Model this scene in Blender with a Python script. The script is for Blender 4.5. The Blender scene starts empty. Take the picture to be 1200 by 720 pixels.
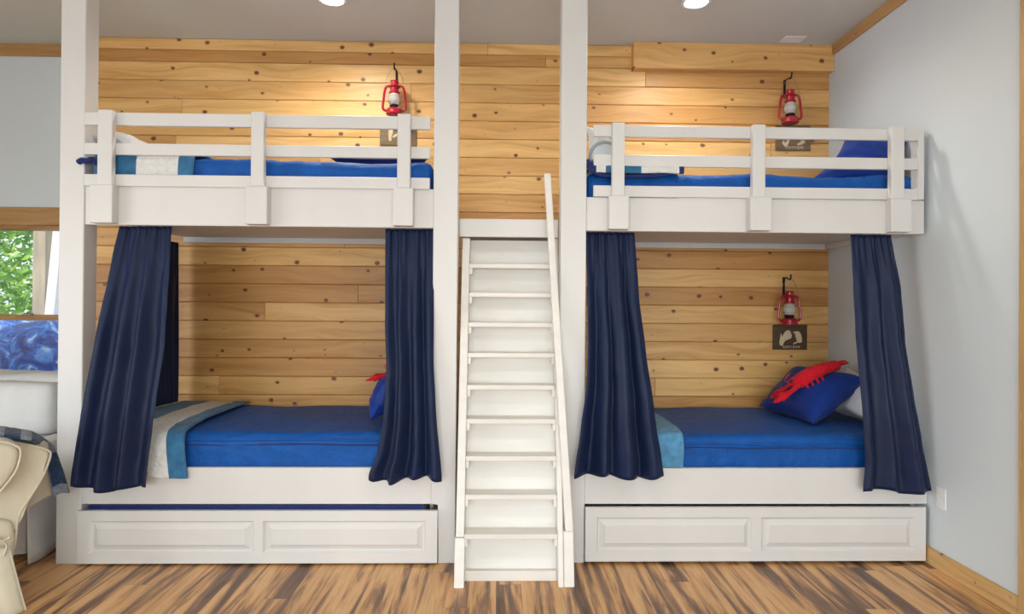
import bpy, bmesh, math, random
from mathutils import Vector, Matrix, noise
import numpy as np
sc = bpy.context.scene
COL = sc.collection
PI = math.pi

# ------------------------------------------------------------------ camera
FPX, YAW, PIT, ROL, CH, CY = 722.3, .0225, .0047, .0071, 1.43, 354.55
cw, sw, cp, sp, cr, sr = math.cos(YAW), math.sin(YAW), math.cos(PIT), math.sin(PIT), math.cos(ROL), math.sin(ROL)
XA = Vector((cw, -sw, 0)); FA = Vector((sw*cp, cw*cp, sp)); ZA = Vector((-sw*sp, -cw*sp, cp))
RA = cr*XA + sr*ZA; UA = -sr*XA + cr*ZA
cam = bpy.data.cameras.new('camera'); camo = bpy.data.objects.new('camera', cam); COL.objects.link(camo)
m = Matrix.Identity(4)
for i in range(3):
    m[i][0] = RA[i]; m[i][1] = UA[i]; m[i][2] = -FA[i]
m[2][3] = CH
camo.matrix_world = m
cam.sensor_width = 36; cam.lens = FPX/1200*36; cam.shift_y = -(360-CY)/1200
cam.clip_start = .05; cam.clip_end = 200
sc.camera = camo

def P(px, py, Y):
    """measured point: photo pixel on the plane at depth Y"""
    d = FA + RA*((px-600)/FPX) - UA*((py-CY)/FPX)
    return d*(Y/d.y) + Vector((0, 0, CH))

# ------------------------------------------------------------------ view, world, lights
vs = sc.view_settings
vs.view_transform = 'Standard'; vs.look = 'None'; vs.gamma = 1; vs.use_curve_mapping = False; vs.exposure = 0.15
w = bpy.data.worlds.new('world'); sc.world = w; w.use_nodes = True
bg = w.node_tree.nodes['Background']; bg.inputs[0].default_value = (.75, .87, 1, 1); bg.inputs[1].default_value = 1.6

def area(name, loc, size, sizey, energy, color, rot, spread=None):
    l = bpy.data.lights.new(name, 'AREA'); l.shape = 'RECTANGLE'; l.size = size; l.size_y = sizey
    l.energy = energy; l.color = color
    if spread: l.spread = spread
    o = bpy.data.objects.new(name, l); COL.objects.link(o); o.location = loc; o.rotation_euler = rot
    return o
sun = bpy.data.lights.new('sun', 'SUN'); sun.energy = 5.0; sun.angle = .02; sun.color = (1, .95, .85)
suno = bpy.data.objects.new('sun', sun); COL.objects.link(suno); suno.rotation_euler = Vector((.6, .4, -.7)).to_track_quat('-Z', 'Y').to_euler()
# added area fills, as daylight from unseen openings behind the camera and at left
area('daylight_fill_rear', (-.2, -2.9, 1.35), 4.6, 2.1, 88, (.96, 1, .985), (PI/2-math.radians(24), 0, 0), math.radians(125))
area('daylight_fill_left', (-4.9, .6, 1.4), 2.6, 1.7, 60, (.90, .96, 1), (PI/2-math.radians(15), 0, -PI/2), math.radians(150))

# ------------------------------------------------------------------ helpers
ORG = {}
def link(name, me, mat=None, parent=None, mats=None):
    o = bpy.data.objects.new(name, me)
    COL.objects.link(o)
    for mm in (mats or [mat]):
        me.materials.append(mm)
    if parent is not None:
        o.parent = parent
        org = ORG.get(parent.name, Vector((0, 0, 0)))
        me.transform(Matrix.Translation(-org))
        ORG[o.name] = org
    return o
def obj(name, bm, mat=None, parent=None, smooth=False, mats=None):
    me = bpy.data.meshes.new(name)
    bmesh.ops.recalc_face_normals(bm, faces=bm.faces[:])
    bm.to_mesh(me); bm.free()
    if smooth:
        me.shade_smooth()
        try: me.set_sharp_from_angle(angle=math.radians(42))
        except Exception: pass
    return link(name, me, mat, parent, mats)
def tag(o, label=None, cat=None, group=None, kind=None):
    if label: o['label'] = label
    if cat: o['category'] = cat
    if group: o['group'] = group
    if kind: o['kind'] = kind
    return o
def thing(name, loc, label, cat, group=None):
    o = bpy.data.objects.new(name, None); COL.objects.link(o); o.location = loc; o.empty_display_size = .1
    ORG[o.name] = Vector(loc)
    return tag(o, label, cat, group)
def structure(o): o['kind'] = 'structure'; return o
def dup(root, delta, **kw):
    r = root.copy(); COL.objects.link(r); r.location = root.location + Vector(delta)
    for ch in list(root.children):
        c = ch.copy(); COL.objects.link(c); c.parent = r
        for g in list(ch.children):
            d = g.copy(); COL.objects.link(d); d.parent = c
    tag(r, **kw)
    return r

def box(bm, x0, x1, y0, y1, z0, z1, bev=.002, seg=1):
    vs_ = [bm.verts.new((x, y, z)) for x in (x0, x1) for y in (y0, y1) for z in (z0, z1)]
    f = [(0,1,3,2),(4,6,7,5),(0,4,5,1),(2,3,7,6),(0,2,6,4),(1,5,7,3)]
    fs = [bm.faces.new([vs_[i] for i in q]) for q in f]
    if bev:
        es = list({e for q in fs for e in q.edges})
        bmesh.ops.bevel(bm, geom=es, offset=bev, segments=seg, affect='EDGES', profile=.5)
def B1(*a, **k):
    bm = bmesh.new(); box(bm, *a, **k); return bm
def prism(bm, pts, vec, bev=0, seg=2):
    """closed polygon (3-D points) swept along vec"""
    vec = Vector(vec)
    a = [bm.verts.new(p) for p in pts]; b = [bm.verts.new(Vector(p)+vec) for p in pts]
    fs = [bm.faces.new(a), bm.faces.new(b[::-1])]
    n = len(pts)
    for i in range(n): fs.append(bm.faces.new((a[i], b[i], b[(i+1) % n], a[(i+1) % n])))
    if bev:
        bmesh.ops.bevel(bm, geom=list({e for q in fs for e in q.edges}), offset=bev, segments=seg, affect='EDGES', profile=.5)
def tube(bm, pts, r, n=8, caps=True, flat=1.0):
    """swept round section, r number or list"""
    pts = [Vector(p) for p in pts]; rs = r if isinstance(r, (list, tuple)) else [r]*len(pts)
    rings = []; up = None
    for i, p in enumerate(pts):
        t = (pts[min(i+1, len(pts)-1)] - pts[max(i-1, 0)]).normalized()
        if up is None:
            up = Vector((0, 0, 1)) if abs(t.z) < .9 else Vector((0, 1, 0))
        s = t.cross(up).normalized(); up = s.cross(t).normalized()
        rings.append([bm.verts.new(p + rs[i]*(math.cos(2*PI*k/n)*s + flat*math.sin(2*PI*k/n)*up)) for k in range(n)])
    for a, b in zip(rings, rings[1:]):
        for k in range(n): bm.faces.new((a[k], a[(k+1) % n], b[(k+1) % n], b[k]))
    if caps: bm.faces.new(rings[0][::-1]); bm.faces.new(rings[-1])
def lathe(bm, prof, c=(0, 0, 0), n=24, close=True):
    rings = []
    for r, z in prof:
        rings.append([bm.verts.new((c[0]+r*math.cos(2*PI*k/n), c[1]+r*math.sin(2*PI*k/n), c[2]+z)) for k in range(n)])
    for a, b in zip(rings, rings[1:]):
        for k in range(n): bm.faces.new((a[k], a[(k+1) % n], b[(k+1) % n], b[k]))
    if close: bm.faces.new(rings[0][::-1]); bm.faces.new(rings[-1])
def spline(pts, n):
    """Catmull-Rom through points"""
    pts = [Vector(p) for p in pts]; out = []
    q = [2*pts[0]-pts[1]] + pts + [2*pts[-1]-pts[-2]]
    for i in range(1, len(q)-2):
        for k in range(n):
            t = k/n; a, b, c, d = q[i-1], q[i], q[i+1], q[i+2]
            out.append(.5*((2*b) + (c-a)*t + (2*a-5*b+4*c-d)*t*t + (3*b-a-3*c+d)*t**3))
    out.append(pts[-1]); return out
def lerp_tab(tab, z):
    tab = sorted(tab)
    if z <= tab[0][0]: return tab[0][1]
    for (a, u), (b, v) in zip(tab, tab[1:]):
        if z <= b:
            t = (z-a)/(b-a); t = t*t*(3-2*t)*.35 + t*.65
            return u+(v-u)*t
    return tab[-1][1]
def N(x, y=0, z=0): return noise.noise(Vector((x, y, z)))

# ------------------------------------------------------------------ materials
class NT:
    def __init__(s, name):
        s.m = bpy.data.materials.new(name); s.m.use_nodes = True; s.t = s.m.node_tree
        s.b = s.t.nodes['Principled BSDF']; s.out = s.t.nodes['Material Output']
    def n(s, typ, **kw):
        x = s.t.nodes.new(typ)
        for k, v in kw.items():
            if k.startswith('i_'):
                key = k[2:]; key = int(key) if key.isdigit() else key.replace('_', ' ')
                x.inputs[key].default_value = v
            else: setattr(x, k, v)
        return x
    def l(s, a, b): s.t.links.new(a, b)
    def math(s, op, a, b=None, clamp=False):
        x = s.n('ShaderNodeMath', operation=op, use_clamp=clamp)
        for i, v in enumerate((a, b)):
            if v is None: continue
            if isinstance(v, (int, float)): x.inputs[i].default_value = v
            else: s.l(v, x.inputs[i])
        return x.outputs[0]
    def mix(s, f, a, b, mode='MIX'):
        x = s.n('ShaderNodeMix', data_type='RGBA', blend_type=mode)
        for k, v in ((0, f), (6, a), (7, b)):
            if isinstance(v, (int, float)): x.inputs[k].default_value = v
            elif isinstance(v, tuple): x.inputs[k].default_value = (*v[:3], 1)
            else: s.l(v, x.inputs[k])
        return x.outputs[2]
    def ramp(s, f, stops):
        x = s.n('ShaderNodeValToRGB'); e = x.color_ramp.elements
        while len(e) < len(stops): e.new(.5)
        for q, (p, c) in zip(e, stops): q.position = p; q.color = (*c, 1)
        s.l(f, x.inputs[0]); return x.outputs[0]
    def mapping(s, src, scale, loc=(0, 0, 0)):
        x = s.n('ShaderNodeMapping'); x.inputs['Scale'].default_value = scale; x.inputs['Location'].default_value = loc
        s.l(src, x.inputs[0]); return x.outputs[0]
    def obj(s): return s.n('ShaderNodeTexCoord').outputs['Object']
    def bump(s, h, strength, dist=.01):
        x = s.n('ShaderNodeBump'); x.inputs['Strength'].default_value = strength; x.inputs['Distance'].default_value = dist
        s.l(h, x.inputs['Height']); s.l(x.outputs[0], s.b.inputs['Normal'])
def srgb(r, g, b):
    f = lambda c: ((c/255+.055)/1.055)**2.4 if c/255 > .04045 else c/255/12.92
    return (f(r), f(g), f(b))
def simple(name, col, rough=.5, metal=0, var=.06, scale=6, bump=.1, bscale=60, stretch=(1, 1, 1)):
    t = NT(name); t.b.inputs['Roughness'].default_value = rough; t.b.inputs['Metallic'].default_value = metal
    v = t.mapping(t.obj(), stretch)
    nz = t.n('ShaderNodeTexNoise'); nz.inputs['Scale'].default_value = scale; nz.inputs['Detail'].default_value = 3; t.l(v, nz.inputs[0])
    a = tuple(c*(1-var) for c in col); b = tuple(min(1, c*(1+var)) for c in col)
    t.l(t.ramp(nz.outputs[0], [(.3, a), (.7, b)]), t.b.inputs['Base Color'])
    if bump:
        n2 = t.n('ShaderNodeTexNoise'); n2.inputs['Scale'].default_value = bscale; n2.inputs['Detail'].default_value = 4; t.l(v, n2.inputs[0])
        t.bump(n2.outputs[0], bump, .004)
    return t.m
def fabric(name, col, rough=.85, sheen=.25, var=.08, wr=.25, wscale=9, weave=500):
    t = NT(name); t.b.inputs['Roughness'].default_value = rough
    t.b.inputs['Sheen Weight'].default_value = sheen; t.b.inputs['Specular IOR Level'].default_value = .25
    v = t.obj()
    n1 = t.n('ShaderNodeTexNoise'); n1.inputs['Scale'].default_value = wscale; n1.inputs['Detail'].default_value = 5; t.l(v, n1.inputs[0])
    n2 = t.n('ShaderNodeTexNoise'); n2.inputs['Scale'].default_value = weave; t.l(v, n2.inputs[0])
    a = tuple(c*(1-var) for c in col); b = tuple(min(1, c*(1+var)) for c in col)
    t.l(t.ramp(n1.outputs[0], [(.3, a), (.7, b)]), t.b.inputs['Base Color'])
    h = t.math('ADD', t.math('MULTIPLY', n1.outputs[0], 1.0), t.math('MULTIPLY', n2.outputs[0], .06))
    t.bump(h, wr, .03)
    return t.m

M = {}
M['paint'] = simple('white_satin_paint', (.67, .66, .645), .42, var=.03, scale=3, bump=.06, bscale=30, stretch=(1, 1, .25))
M['stair_paint'] = simple('washed_white_paint', (.76, .735, .69), .5, var=.05, scale=7, bump=.1, bscale=26, stretch=(.3, 1, 1.5))
M['wall_paint'] = simple('wall_eggshell_paint', (.67, .73, .76), .6, var=.015, scale=2, bump=.05, bscale=120)
M['ceil_paint'] = simple('ceiling_matt_paint', (.60, .61, .555), .9, var=.015, scale=2, bump=.04, bscale=160)
M['curtain'] = fabric('navy_curtain_cloth', (.0055, .0135, .050), .48, .02, var=.08, wr=.10, wscale=5)
M['royal'] = fabric('royal_blue_bedding', (.003, .083, .35), .55, .02, var=.12, wr=.6, wscale=13)
M['royal_pillow'] = fabric('blue_pillowcase', (.005, .035, .25), .5, .05, var=.1, wr=.2, wscale=6)
M['navy_pillow'] = fabric('navy_pillowcase', (.008, .018, .12), .6, .2, wr=.2, wscale=6)
M['white_cloth'] = fabric('white_pillowcase', (.76, .79, .80), .8, .1, var=.03, wr=.3, wscale=8)
M['teal'] = fabric('slate_blue_quilt_cotton', (.035, .15, .30), .85, .2, var=.22, wr=.5, wscale=22)
M['quilt_white'] = fabric('white_quilt_cotton', (.70, .70, .68), .85, .1, var=.05, wr=.6, wscale=34)
M['light_teal'] = fabric('washed_blue_quilt_cotton', (.09, .28, .48), .85, .2, var=.2, wr=.6, wscale=26)
M['linen'] = fabric('cream_slipcover_linen', (.60, .55, .43), .9, .15, var=.05, wr=.35, wscale=9)
M['linen_grey'] = fabric('white_slipcover_linen', (.73, .73, .72), .9, .15, var=.04, wr=.35, wscale=7)
M['plaid_navy'] = fabric('navy_plaid_wool', (.018, .05, .12), .95, .3, var=.25, wr=.5, wscale=60)
M['plaid_grey'] = fabric('grey_plaid_wool', (.20, .23, .29), .95, .3, var=.3, wr=.5, wscale=60)
M['red_plush'] = fabric('red_plush', (.72, .008, .022), .9, .08, var=.12, wr=.5, wscale=70)
M['red_enamel'] = simple('red_enamel', (.40, .010, .028), .25, var=.12, scale=14, bump=.02)
M['iron'] = simple('black_iron', (.012, .012, .013), .45, .6, var=.2, scale=40, bump=.2)
M['wire'] = simple('galvanised_wire', (.30, .28, .25), .4, .8, bump=0)
M['dark'] = simple('dark_void_board', (.02, .02, .025), .9)
M['plastic'] = simple('white_plastic', (.82, .83, .84), .3, bump=0)

def wood_mat(name, horiz=True, tint=(1, 1, 1), knots=True, long_axis='x'):
    t = NT(name)
    at = t.n('ShaderNodeAttribute', attribute_name='rnd')
    rnd = at.outputs['Fac']
    sep = t.n('ShaderNodeSeparateXYZ'); t.l(t.obj(), sep.inputs[0])
    lo = sep.outputs[0] if long_axis == 'x' else (sep.outputs[1] if long_axis == 'y' else sep.outputs[2])
    cr_ = sep.outputs[2] if long_axis != 'z' else sep.outputs[1]
    off = t.math('MULTIPLY', rnd, 71.3)
    u = t.math('ADD', lo, off)
    kv = t.n('ShaderNodeCombineXYZ'); t.l(u, kv.inputs[0]); t.l(t.math('MULTIPLY', cr_, 1.25), kv.inputs[1])
    vo = t.n('ShaderNodeTexVoronoi', voronoi_dimensions='2D'); vo.inputs['Scale'].default_value = 5.2; t.l(kv.outputs[0], vo.inputs['Vector'])
    sc_ = t.n('ShaderNodeSeparateColor'); t.l(vo.outputs['Color'], sc_.inputs[0])
    rad = t.n('ShaderNodeMapRange'); rad.inputs[1].default_value = .30; rad.inputs[2].default_value = 1; rad.inputs[3].default_value = .0; rad.inputs[4].default_value = .10
    t.l(sc_.outputs[0], rad.inputs[0])
    ragn = t.n('ShaderNodeTexNoise'); ragn.inputs['Scale'].default_value = 70; t.l(kv.outputs[0], ragn.inputs[0])
    dist = t.math('ADD', vo.outputs['Distance'], t.math('MULTIPLY', t.math('SUBTRACT', ragn.outputs[0], .5), .05))
    k0 = t.math('SUBTRACT', rad.outputs[0], dist)                       # >0 inside a knot
    kn = t.math('MULTIPLY', k0, 60, True)
    halo = t.math('MULTIPLY', t.math('MAXIMUM', t.math('ADD', k0, .055), 0), 11, True)
    # grain
    warp = t.n('ShaderNodeTexNoise'); warp.inputs['Scale'].default_value = 1.6; warp.inputs['Detail'].default_value = 1
    g0 = t.n('ShaderNodeCombineXYZ'); t.l(u, g0.inputs[0]); t.l(t.math('MULTIPLY', cr_, 3.0), g0.inputs[1]); t.l(g0.outputs[0], warp.inputs[0])
    gy = t.math('ADD', t.math('MULTIPLY', cr_, 20), t.math('ADD', t.math('MULTIPLY', warp.outputs[0], 3.2), t.math('MULTIPLY', halo, 1.3)))
    gv = t.n('ShaderNodeCombineXYZ'); t.l(t.math('MULTIPLY', u, 1.1), gv.inputs[0]); t.l(gy, gv.inputs[1]); t.l(off, gv.inputs[2])
    gr = t.n('ShaderNodeTexNoise'); gr.inputs['Scale'].default_value = 1.0; gr.inputs['Detail'].default_value = 5; gr.inputs['Roughness'].default_value = .6; t.l(gv.outputs[0], gr.inputs[0])
    tc = lambda c: tuple(a*b for a, b in zip(c, tint))
    base = t.ramp(gr.outputs[0], [(.28, tc((.56, .285, .085))), (.45, tc((.70, .395, .135))), (.60, tc((.80, .48, .185))), (.78, tc((.67, .36, .115)))])
    shade = t.ramp(rnd, [(0, (.74, .62, .50)), (.35, (.92, .86, .80)), (.7, (1.02, 1.01, .98)), (1, (1.12, 1.16, 1.18))])
    c = t.mix(1.0, base, shade, 'MULTIPLY')
    if knots:
        c = t.mix(t.math('MULTIPLY', halo, .55), c, tc((.42, .19, .06)))
        c = t.mix(t.math('MULTIPLY', kn, .92), c, (.12, .04, .015))
    t.l(c, t.b.inputs['Base Color']); t.b.inputs['Roughness'].default_value = .42
    t.bump(gr.outputs[0], .08, .004)
    return t.m
M['pine'] = wood_mat('knotty_pine')
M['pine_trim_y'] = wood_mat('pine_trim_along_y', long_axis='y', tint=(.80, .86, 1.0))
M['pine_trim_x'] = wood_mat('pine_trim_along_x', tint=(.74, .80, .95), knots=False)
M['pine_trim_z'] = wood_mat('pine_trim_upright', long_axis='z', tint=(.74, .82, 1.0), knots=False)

def floor_mat():
    t = NT('acacia_laminate')
    sep = t.n('ShaderNodeSeparateXYZ'); t.l(t.obj(), sep.inputs[0])
    X, Y = sep.outputs[0], sep.outputs[1]
    row = t.math('FLOOR', t.math('DIVIDE', X, .125))
    wn = t.n('ShaderNodeTexWhiteNoise', noise_dimensions='1D'); t.l(row, wn.inputs['W'])
    yy = t.math('ADD', Y, t.math('MULTIPLY', wn.outputs[0], 9))
    seg = t.math('FLOOR', t.math('DIVIDE', yy, 1.2))
    wn2 = t.n('ShaderNodeTexWhiteNoise', noise_dimensions='2D'); cv = t.n('ShaderNodeCombineXYZ'); t.l(row, cv.inputs[0]); t.l(seg, cv.inputs[1]); t.l(cv.outputs[0], wn2.inputs['Vector'])
    r = wn2.outputs[0]
    # streaks
    v = t.n('ShaderNodeCombineXYZ'); t.l(t.math('MULTIPLY', X, 13), v.inputs[0]); t.l(t.math('MULTIPLY', Y, .95), v.inputs[1]); t.l(t.math('MULTIPLY', r, 60), v.inputs[2])
    n1 = t.n('ShaderNodeTexNoise'); n1.inputs['Scale'].default_value = 1; n1.inputs['Detail'].default_value = 4; n1.inputs['Roughness'].default_value = .55; n1.inputs['Distortion'].default_value = .9; t.l(v.outputs[0], n1.inputs[0])
    v2 = t.n('ShaderNodeCombineXYZ'); t.l(t.math('MULTIPLY', X, 45), v2.inputs[0]); t.l(t.math('MULTIPLY', Y, 4), v2.inputs[1]); t.l(t.math('MULTIPLY', r, 60), v2.inputs[2])
    n2 = t.n('ShaderNodeTexNoise'); n2.inputs['Scale'].default_value = 1; n2.inputs['Detail'].default_value = 4; n2.inputs['Distortion'].default_value = .6; t.l(v2.outputs[0], n2.inputs[0])
    f = t.math('ADD', n1.outputs[0], t.math('MULTIPLY', t.math('SUBTRACT', n2.outputs[0], .5), .28))
    f = t.math('ADD', f, t.math('MULTIPLY', t.math('SUBTRACT', r, .5), .16))
    c = t.ramp(f, [(.28, (.10, .05, .03)), (.38, (.19, .10, .058)), (.455, (.34, .175, .08)), (.51, (.56, .295, .115)), (.62, (.72, .42, .185)), (.80, (.58, .29, .11))])
    fx = t.math('FRACT', t.math('DIVIDE', X, .125)); fy = t.math('FRACT', t.math('DIVIDE', yy, 1.2))
    e1 = t.math('LESS_THAN', fx, .018); e2 = t.math('LESS_THAN', fy, .0022)
    e = t.math('MAXIMUM', e1, e2)
    c = t.mix(t.math('MULTIPLY', e, .55), c, (.08, .04, .02))
    t.l(c, t.b.inputs['Base Color']); t.b.inputs['Roughness'].default_value = .38
    t.bump(t.math('SUBTRACT', n2.outputs[0], e), .08, .003)
    return t.m
M['floor'] = floor_mat()

# ------------------------------------------------------------------ room shell
F, BK, RX, HC = 3.42, 4.476, 2.425, 3.335
WY = 4.64                     # window wall plane
fl = structure(obj('floor', B1(-5.1, RX+.1, -3.1, WY+.1, -.1, 0, bev=0), M['floor']))
ce = structure(obj('ceiling', B1(-5.1, RX+.1, -3.1, WY+.1, HC, HC+.1, bev=0), M['ceil_paint']))
structure(obj('wall_right', B1(RX, RX+.1, -3.1, WY+.1, 0, HC, bev=0), M['wall_paint']))
bm = bmesh.new()
box(bm, -5.1, -5, -3.1, -.8, 0, HC, 0); box(bm, -5.1, -5, 2.0, WY+.1, 0, HC, 0); box(bm, -5.1, -5, -.8, 2, 0, .5, 0); box(bm, -5.1, -5, -.8, 2, 2.3, HC, 0)
structure(obj('wall_left', bm, M['wall_paint']))
bm = bmesh.new()
box(bm, -5, -2.6, -3.1, -3, 0, HC, 0); box(bm, 2.2, RX, -3.1, -3, 0, HC, 0); box(bm, -2.6, 2.2, -3.1, -3, 2.45, HC, 0); box(bm, -2.6, 2.2, -3.1, -3, 0, .25, 0)
structure(obj('wall_behind', bm, M['wall_paint']))
# window wall with its opening
WX0, WX1, WZ0, WZ1 = -4.5, -3.06, .74, P(0, 264, WY).z
bm = bmesh.new()
box(bm, -5, WX0, WY, WY+.12, 0, HC, 0); box(bm, WX1, -2.6, WY, WY+.12, 0, HC, 0)
box(bm, WX0, WX1, WY, WY+.12, WZ1, HC, 0); box(bm, WX0, WX1, WY, WY+.12, 0, WZ0, 0)
structure(obj('wall_back', bm, M['wall_paint']))
# pine board wall: every board bevelled, one mesh
def board_wall():
    rnd = random.Random(5)
    bm = bmesh.new(); lay = bm.faces.layers.float.new('rnd')
    x_lo, x_hi = -2.93, RX
    rows = [(3.253, HC), (3.167, 3.253)]
    z = 3.167
    while z > .02:
        rows.append((max(z-.133, 0), z)); z -= .133
    forced = {10: [-1.3], 12: [-1.75, .9], 15: [-.95], 18: [-1.25]}
    for ri, (z0, z1) in enumerate(rows):
        cuts = [x_lo]
        x = x_lo + rnd.uniform(.6, 4.2)
        while x < x_hi-.3: cuts.append(x); x += rnd.uniform(2.4, 4.6)
        cuts.append(x_hi)
        for a, b in zip(cuts, cuts[1:]):
            n0 = len(bm.faces)
            y0, y1 = BK, WY if False else BK+.02
            g = .0012
            zz0, zz1, aa, bb = z0+g, z1-g, a+(.0006 if a > x_lo else 0), b-(.0006 if b < x_hi else 0)
            c = .0045
            vv = [bm.verts.new(p) for p in ((aa, y1, zz0), (bb, y1, zz0), (bb, y1, zz1), (aa, y1, zz1), (aa, y0+c, zz0), (bb, y0+c, zz0), (bb, y0+c, zz1), (aa, y0+c, zz1),
                                            (aa+.001, y0, zz0+c), (bb-.001, y0, zz0+c), (bb-.001, y0, zz1-c), (aa+.001, y0, zz1-c))]
            q = [(0,1,5,4),(1,2,6,5),(2,3,7,6),(3,0,4,7),(4,5,9,8),(5,6,10,9),(6,7,11,10),(7,4,8,11),(8,9,10,11)]
            r = rnd.random()
            for f in q:
                ff = bm.faces.new([vv[i] for i in f]); ff[lay] = r
    n0 = len(bm.faces)
    box(bm, x_lo, x_hi, BK+.02, WY+.0, 0, HC, 0)      # furred-out backing behind the boards
    for f in bm.faces[n0:] if False else []: pass
    return bm
structure(obj('wall_boarded', board_wall(), M['pine']))
def rnd_attr(o, v):
    a = o.data.attributes.new('rnd', 'FLOAT', 'FACE')
    a.data.foreach_set('value', [v]*len(o.data.polygons)); return o
# boxed-in board under the ceiling above the right bunk
structure(rnd_attr(obj('trim_1', B1(.962, RX-.001, BK-.07, BK, 3.145, HC, bev=.003), M['pine']), .62))
# cornice boards
structure(rnd_attr(obj('trim_2', B1(RX-.02, RX, -3, BK-.071, 3.262, HC, bev=.003), M['pine_trim_y']), .3))
structure(rnd_attr(obj('trim_3', B1(-5, -2.935, WY-.02, WY, P(0, 66, WY).z, HC, bev=.003), M['pine_trim_x']), .2))
bm = B1(RX-.016, RX, 2.80, F+.3, 0, .098, bev=.003)
structure(rnd_attr(obj('baseboard_right', bm, M['pine_trim_y']), .8))
structure(rnd_attr(obj('trim_4', B1(RX-.022, RX, 2.60, 2.795, 0, 3.262, bev=.003), M['pine_trim_z']), .55))
# window 1: casing, sashes, glass
bm = bmesh.new()
zt = P(0, 243, WY).z
box(bm, WX0-.1, WX1+.1, WY-.02, WY, WZ1+.0, zt, .003)
box(bm, WX0-.1, WX0, WY-.02, WY, WZ0, WZ1, .003); box(bm, WX1, WX1+.1, WY-.02, WY, WZ0, WZ1, .003)
box(bm, WX0-.12, WX1+.12, WY-.05, WY, WZ0-.03, WZ0, .004)
box(bm, WX0, WX1, WY, WY+.1, WZ1-.03, WZ1, .002)
zm = P(0, 372, WY+.05).z
box(bm, WX0, WX1, WY+.03, WY+.07, zm-.022, zm+.022, .003)
box(bm, WX0, WX1, WY+.03, WY+.07, WZ0, WZ0+.05, .003)
box(bm, WX0, WX0+.045, WY+.03, WY+.07, WZ0, WZ1, .003); box(bm, WX1-.03, WX1, WY+.03, WY+.07, WZ0, WZ1, .003)
win = structure(rnd_attr(obj('window_1', bm, M['pine_trim_x']), .15))
bm = bmesh.new(); cx = P(35, 370, WY+.03).x
box(bm, cx-.03, cx+.03, WY+.0, WY+.03, zm+.015, zm+.035, .004)
obj('window_latch', bm, M['wire'], win)
tg = NT('clear_window_glass'); tr = tg.n('ShaderNodeBsdfTransparent'); gl = tg.n('ShaderNodeBsdfGlossy'); gl.inputs['Roughness'].default_value = .02
mx = tg.n('ShaderNodeMixShader'); fr = tg.n('ShaderNodeFresnel'); fr.inputs[0].default_value = 1.45
tg.l(fr.outputs[0], mx.inputs[0]); tg.l(tr.outputs[0], mx.inputs[1]); tg.l(gl.outputs[0], mx.inputs[2]); tg.l(mx.outputs[0], tg.out.inputs[0])
M['glass'] = tg.m
obj('window_pane', B1(WX0+.03, WX1-.02, WY+.048, WY+.052, WZ0+.04, WZ1-.02, bev=0), M['glass'], win)

# ------------------------------------------------------------------ outdoors seen through the window
structure(obj('ground', B1(-30, 10, WY+.3, 30, -.9, -.6, bev=0), simple('forest_soil', (.10, .12, .05), .95, var=.3)))
def foliage():
    rnd = random.Random(3); bm = bmesh.new()
    for i in range(60000):
        x = rnd.uniform(-11, -3.2); y = rnd.uniform(8.2, 10.5); z = rnd.uniform(-.8, 6.5)
        if N(x*1.1, y*1.1, z*1.1) < -.30: continue
        c = Vector((x, y, z)); s = rnd.uniform(.035, .10)
        a = Vector((rnd.gauss(0, 1), rnd.gauss(0, 1), rnd.gauss(0, .6))).normalized(); b = a.cross(Vector((rnd.gauss(0, 1), rnd.gauss(0, 1), rnd.gauss(0, 1)))).normalized()
        v = [bm.verts.new(c+q) for q in (-a*s, b*s*.45-a*s*.1, a*s, -b*s*.45-a*s*.1)]
        bm.faces.new(v)
    return bm
tl = NT('sunlit_leaves'); oi = tl.n('ShaderNodeTexNoise'); oi.inputs['Scale'].default_value = 5; oi.inputs['Detail'].default_value = 5; tl.l(tl.obj(), oi.inputs[0])
tl.l(tl.ramp(oi.outputs[0], [(.36, (.05, .17, .05)), (.5, (.20, .46, .12)), (.62, (.70, .85, .32))]), tl.b.inputs['Base Color'])
tl.b.inputs['Roughness'].default_value = .6
trl = tl.n('ShaderNodeBsdfTranslucent'); trl.inputs[0].default_value = (.45, .70, .12, 1); mxx = tl.n('ShaderNodeMixShader'); mxx.inputs[0].default_value = .4
tl.l(tl.b.outputs[0], mxx.inputs[1]); tl.l(trl.outputs[0], mxx.inputs[2]); tl.l(mxx.outputs[0], tl.out.inputs[0])
me = bpy.data.meshes.new('tree_foliage'); fb = foliage(); fb.to_mesh(me); fb.free()
tag(link('tree_foliage', me, tl.m), 'sunlit green tree foliage filling the view outside the window', 'foliage', kind='stuff')
for i, (x, y) in enumerate(((-6.9, 9.6),)):
    bm = bmesh.new(); pts = [(x+.12*math.sin(k*.9+i), y, -.62+k*.75) for k in range(10)]
    tube(bm, spline(pts, 3), [.10-.0025*k for k in range(28)], 8)
    tag(obj('tree_trunk', bm, simple('bark_%d' % i, (.16, .11, .07), .95, var=.3), smooth=True), 'grey brown tree trunk among the green leaves outside the window', 'tree', 'trunks outside the window')
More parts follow.
